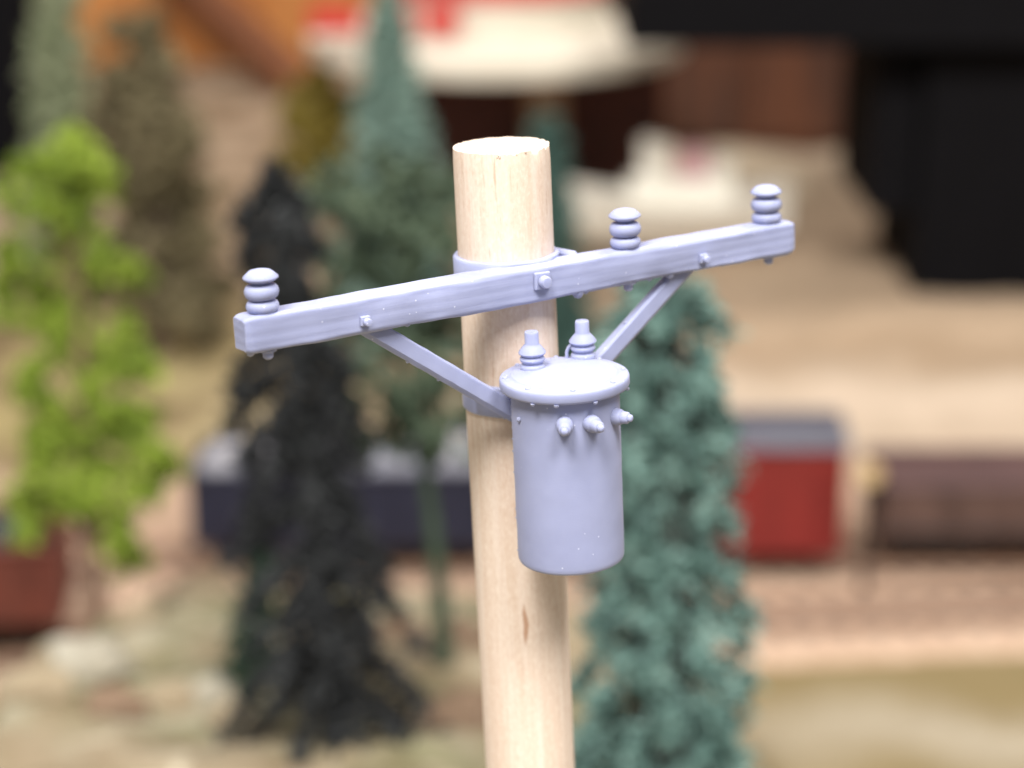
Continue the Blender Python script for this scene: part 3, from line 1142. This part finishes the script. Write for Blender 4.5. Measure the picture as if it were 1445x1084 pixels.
def hopper(x0, x1, label):
    ln = x1 - x0
    root = empty('hopper_car', ((x0 + x1) / 2, YT, 0), label, 'railway car', 'cars of the freight train')
    z0, z1 = RH + .6, RH + 2.75
    hw = 1.6
    sec = [(-1.0, z0), (-hw, z0 + .7), (-hw, z1), (hw, z1), (hw, z0 + .7), (1.0, z0)]
    m = MB()
    vs = [(xx, y_, z_) for xx in (-ln / 2, ln / 2) for (y_, z_) in sec]
    fs = [(k, (k + 1) % 6, 6 + (k + 1) % 6, 6 + k) for k in range(6)] + [tuple(reversed(range(6))), tuple(range(6, 12))]
    m.add(vs, fs).build('body', BROWN, root)
    MB().box((0, 0, z1 + .12), (ln + .1, hw * 2 + .12, .24), None, .05).build('roof', mat_simple('dark_brown_paint', srgb(86, 62, 60), srgb(66, 46, 46), .8, .6), root)
    for s in (-1, 1):
        for k in range(9):
            MB().box((-ln / 2 + .4 + (ln - .8) * k / 8, s * (hw + .06), (z0 + .7 + z1) / 2), (.16, .13, z1 - z0 - .75), None, .02).build('rib', BROWN, root)
        MB().box((0, s * (hw + .05), z0 + .72), (ln, .14, .2), None, .02).build('side_sill', BLACKM, root)
    bw = MB()
    pts = [(-ln / 2 - .12, .55 * math.cos(2 * math.pi * k / 20) - .4, z1 - .35 + .55 * math.sin(2 * math.pi * k / 20)) for k in range(21)]
    bw.tube(pts, .07, 6)
    bw.tube([(-ln / 2, -.4, z1 - .35), (-ln / 2 - .16, -.4, z1 - .35)], .12, 8)
    bw.build('brake_wheel', BLACKM, root, smooth=50)
    for e in (-1, 1):
        bogie(root, e * (ln / 2 - 1.9), RH)


hopper(11.5, 27.0, 'dull brown ribbed hopper car coupled behind the red boxcar')
# yellow lantern signal between the cars
YEL = mat_simple('yellow_paint', srgb(204, 178, 132), srgb(188, 160, 112), 1, .5)
lp_ = P(1206, 668, 63)
sg = empty('signal_lamp', (lp_.x, YT - 2.1, ground_z(lp_.x, YT - 2.1)), 'pale yellow round signal lamp on a post beside the red boxcar', 'signal')
zz = P(1206, 668, (YT - 2.1) * math.cos(PITCH) + 22.3 * math.sin(PITCH)).z
MB().tube([(0, 0, -.2), (0, 0, zz - .3)], .09, 8).build('post', BLACKM, sg, smooth=60)
MB().lathe([(.02, -.14), (.3, -.12), (.38, -.05), (.38, .06), (.32, .12), (.0001, .14)], 20, (0, -.12, zz), (0, -1, 0)).build('lamp_head', YEL, sg, smooth=40)
MB().box((0, 0, zz - .6), (.35, .3, .25), None, .04).build('lamp_bracket', BLACKM, sg)

# rust car at the left on the slanting track
ce = G(118, 920)
cc = ce - dd * 6.6
g2, z02 = gondola('gondola_car', (cc.x, cc.y, 0), ANG2, 12.6, 2.3, 'rust brown gondola car with dark scrap beyond the lime tree', RUST)
for i in range(7):
    p = Vector((cc.x, cc.y, 0)) + dd * (-5 + i * 1.65)
    boulder('scrap_heap', (p.x, p.y, z02 + 1.75), 1.05, NAVY if i % 2 else BLACKM, 'dark lump of scrap in the rust brown gondola', i * 3.1 + 3, 'scrap in the rust gondola', 'scrap', (1.0, 1.3, 1.1))

# ------------------------------------------------------------------ rocks on the hill
rock_i = 0
for (px, py, Zd, r, mt, label) in (
        (130, 1010, 38, .75, WHITE_R, 'large white plaster rock low on the left of the hill'),
        (200, 930, 41, .5, SAND, None), (95, 930, 42, .7, SAND, None), (60, 1060, 36, .6, SAND, None),
        (255, 1050, 36, .55, SAND, None), (300, 1020, 36, .45, WHITE_R, None), (330, 1075, 34, .4, SAND, None),
        (275, 835, 47, 1.1, SAND, 'broad sandy rock on the crest left of the charcoal conifer'),
        (232, 800, 49, 1.2, BROWN_R, 'dark brown rock behind the crest of the hill'),
        (312, 790, 50, 1.0, BROWN_R, None),
        (660, 985, 34, .75, BROWN_R, 'brown rock at the hilltop right behind the wooden shaft'),
        (600, 860, 40, .6, SAND, None), (565, 870, 40, .5, BROWN_R, None), (648, 880, 39, .6, BROWN_R, None), (430, 860, 40, .5, SAND, None),
        (170, 1075, 35, .5, BROWN_R, None), (400, 940, 37, .45, SAND, None)):
    p = P(px, py, Zd)
    z = ground_z(p.x, p.y)
    col_ = {WHITE_R: 'white', SAND: 'sandy', BROWN_R: 'brown'}[mt]
    boulder('rock', (p.x, p.y, z + r * .05), r, mt, label or 'small %s rock scattered over the hill' % col_, rock_i * 1.9 + 20, None if label else '%s rocks scattered over the hill' % col_, sq=(1.15, 1.0, .75))
    rock_i += 1

# ------------------------------------------------------------------ far buildings
CREAM = mat_simple('cream_paint', srgb(224, 217, 199), srgb(210, 201, 182), .5, .5)
MAROON = mat_simple('maroon_boards', srgb(84, 36, 26), srgb(58, 24, 20), .8, .6)
REDP = mat_simple('red_stripe', srgb(206, 60, 52), srgb(190, 52, 48), 1, .5)
TAN = mat_simple('tan_post', srgb(176, 148, 122), srgb(150, 122, 98), 1, .6)
WALL_SHADE = mat_simple('wall_shade_walnut', srgb(96, 54, 30), srgb(52, 30, 20), .5, .5, stretch=(1, 1, .15))  # brown of the shaded wall, put into the cabinet's wood colour
BLK = mat_simple('flat_black_paint', srgb(13, 12, 15), srgb(10, 9, 11), 1, .85)
BLK.node_tree.nodes['Principled BSDF'].inputs['Specular IOR Level'].default_value = .12

dc = 108.0
pc = P(700, 60, dc)
cz = pc.z
gz = ground_z(pc.x, pc.y)
cp = empty('pavilion', (pc.x, pc.y, gz), 'round cream-roofed pavilion with red trim on maroon base', 'pavilion')
rc = 265 / F_PX * dc
hz = cz - gz
MB().lathe([(.01, hz - .5), (rc - .5, hz - .5), (rc - .05, hz - .35), (rc, hz - .1), (rc - .05, hz + .55), (rc * .93, hz + .75), (rc * .62, hz + 1.25), (.01, hz + 1.4)], 64, (0, 0, 0)).build('canopy', CREAM, cp, smooth=35)
MB().lathe([(.01, hz + 1.2), (rc * .56, hz + 1.2), (rc * .56, hz + 3.6), (rc * .53, hz + 3.7), (.01, hz + 3.7)], 48, (rc * .02, 0, 0)).build('upper_drum', CREAM, cp, smooth=35)
MB().lathe([(rc * .57, hz + 3.0), (rc * .585, hz + 3.02), (rc * .585, hz + 3.9), (rc * .57, hz + 3.92)], 48, (rc * .02, 0, 0)).build('red_band', REDP, cp, smooth=35)
for (ax_, ln_) in ((-.80, 2.6), (-.50, 2.2), (-.27, 1.8)):
    MB().box((rc * ax_, -rc * .62, hz + 2.15), (ln_, .7, 1.3), None, .1).build('red_sign_board', REDP, cp)
for (ax_, ay_) in ((.26, -.35), (-.3, .4), (.5, .4)):
    MB().tube([(rc * ax_, rc * ay_, -.3), (rc * ax_, rc * ay_, hz - .4)], 1.05, 16).build('post', TAN, cp, smooth=60)
MB().box((rc * .18, 2.6, (hz - .6) / 2 - .1), (rc * 1.45, 4.4, hz - .75), None, .1).build('rear_wall', MAROON, cp)
MB().lathe([(.01, -.3), (rc * .95, -.3), (rc * .95, .3), (rc * .9, .4), (.01, .4)], 48, (0, 0, 0)).build('floor_slab', TAN, cp, smooth=35)

# round paved plaza under the boat
pz = Vector((7.8, 112, 0))
tag(MB().lathe([(.01, -.3), (9.2, -.3), (9.2, .6), (9.0, .75), (8.2, .77), (8.1, .8), (.01, .8)], 72, (pz.x, pz.y, 0)).build('paved_circle', mat_simple('pale_paving', srgb(206, 190, 164), srgb(188, 170, 142), .5, .7), smooth=35), kind='structure')

# cream model boat with boxes aboard
db = 97.0
pb = P(960, 262, db)
gzb = .82
bt_ = empty('model_boat', (pb.x, pb.y, gzb), 'small cream model boat beached under the pavilion', 'boat')
m = MB()
n, q = 24, 9
vs, fs = [], []
Lb, Wb, Hb = 5.4, 2.0, 2.7
HULL = mat_simple('white_hull_paint', srgb(240, 236, 224), srgb(228, 222, 206), .6, .4)
for i in range(n + 1):
    u = -1 + 2 * i / n
    wdt = Wb * max(.02, 1 - abs(u) ** 2.6)
    sheer = Hb + 1.0 * u * u
    for k in range(q):
        v_ = -1 + 2 * k / (q - 1)
        keel = .05 + 1.2 * abs(u) ** 3
        vs.append((u * Lb, v_ * wdt, keel + (sheer - keel) * abs(v_) ** 1.7))
for i in range(n):
    for k in range(q - 1):
        fs.append((i * q + k, i * q + k + 1, (i + 1) * q + k + 1, (i + 1) * q + k))
    fs.append((i * q, (i + 1) * q, (i + 1) * q + q - 1, i * q + q - 1))
m.add(vs, fs).build('hull', HULL, bt_, smooth=40)
MB().box((0, 0, Hb + .55), (5.2, 1.4, 1.2), None, .1).build('cabin', HULL, bt_)
MB().tube([(-1.6, 0, Hb), (-1.6, 0, Hb + 3.2)], .18, 8).build('mast', HULL, bt_, smooth=60)
PINK = mat_simple('pink_card', srgb(218, 176, 176), srgb(206, 160, 164), 1, .7)
for (dx, mt, lab, w_, h_) in ((-1.3, HULL, 'tall white box on the cabin roof of the cream boat', 1.4, 1.8), (2.0, HULL, 'short white box beside the pink box on the boat', 1.1, 1.0), (.6, PINK, 'pale pink box on the cabin roof of the cream boat', 1.5, 1.5)):
    o = MB().box((0, 0, h_ / 2), (w_, .9, h_), None, .06).box((0, 0, h_ * .97), (w_ * 1.06, .96, h_ * .12), None, .03).build('crate', mt, loc=(pb.x + dx, pb.y, gzb + Hb + 1.15))
    tag(o, lab, 'box')

# black building at the right with a long flat canopy
dk = 92.0
p0 = G(1288, 426)
zc_ = P(1000, 45, dk).z
kb = empty('black_building', (p0.x, p0.y, 0), 'flat black building with a long overhanging slab roof', 'building')
wk = 14.0
MB().box((wk / 2, 5, zc_ / 2 - .2), (wk, 10, zc_ + .2), None, .06).build('wall', BLK, kb)
x_over = P(1228, 200, dk).x - p0.x
MB().box((x_over / 2 - .02, 5.3, 4.2 + (zc_ - 4.2) / 2 - .1), (-x_over, 9, zc_ - 4.2), None, .06).build('upper_bay', BLK, kb)
x_l = P(878, 20, dk - 2).x - p0.x
MB().box(((wk + x_l) / 2, 4.2, zc_ + 1.6), (wk - x_l, 12, 3.0), None, .08).build('slab_roof', BLK, kb)
for k in range(3):
    MB().box((2.2 + k * 3.6, -.05, 2.6), (2.4, .16, 4.6), None, .05).build('door', BLK, kb)

# added cabinet: dark wood in place of the shaded wall right of the pavilion
cb = empty('wall_shade_cabinet', (P(1165, 150, 118).x, 127, -.2), 'added dark walnut cabinet in place of the shaded wall beyond the cream boat', 'cabinet')
MB().box((0, 0, 17), (26, 9, 34), None, .2).build('carcass', WALL_SHADE, cb)
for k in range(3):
    d_ = MB().box((-8.5 + k * 8.5, -4.7, 17), (7.8, .5, 32), None, .15).build('door', WALL_SHADE, cb)
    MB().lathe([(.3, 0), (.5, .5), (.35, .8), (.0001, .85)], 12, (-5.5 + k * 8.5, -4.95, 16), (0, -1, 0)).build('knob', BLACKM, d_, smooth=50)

# leaning timber by the wall
tb = empty('timber_beam', (P(405, 215, 130).x, 140, ground_z(0, 140)), 'dark brown timber beam leaning against the orange wooden wall', 'beam')
topb = P(215, -25, 140)
bot_ = P(410, 215, 133)
v0 = Vector((0, 0, .2))
v1 = Vector((topb.x - tb.location.x / U, 150.0 - 140, topb.z))
d = v1 - v0
rotm = d.to_track_quat('Z', 'Y').to_matrix()
MB().box(v0 + d * .5, (3.0, 2.0, d.length * 1.25), rotm, .15).build('beam', mat_simple('beam_wood', srgb(128, 78, 46), srgb(96, 58, 36), .6, .7, stretch=(1, 1, .2)), tb)

# dark cupboard at the far left edge
dl = empty('dark_cupboard', (P(-45, 300, 115).x, 118, -.2), 'near-black cupboard at the left wall behind the sage conifer', 'cabinet')
MB().box((0, 0, 9), (8, 8, 19), None, .2).build('carcass', BLK, dl)
MB().box((0, 0, 20.4), (8.4, 8.4, 3.6), None, .2).build('top', mat_simple('grey_white_top', srgb(196, 192, 192), srgb(176, 170, 172), .6, .5), dl)
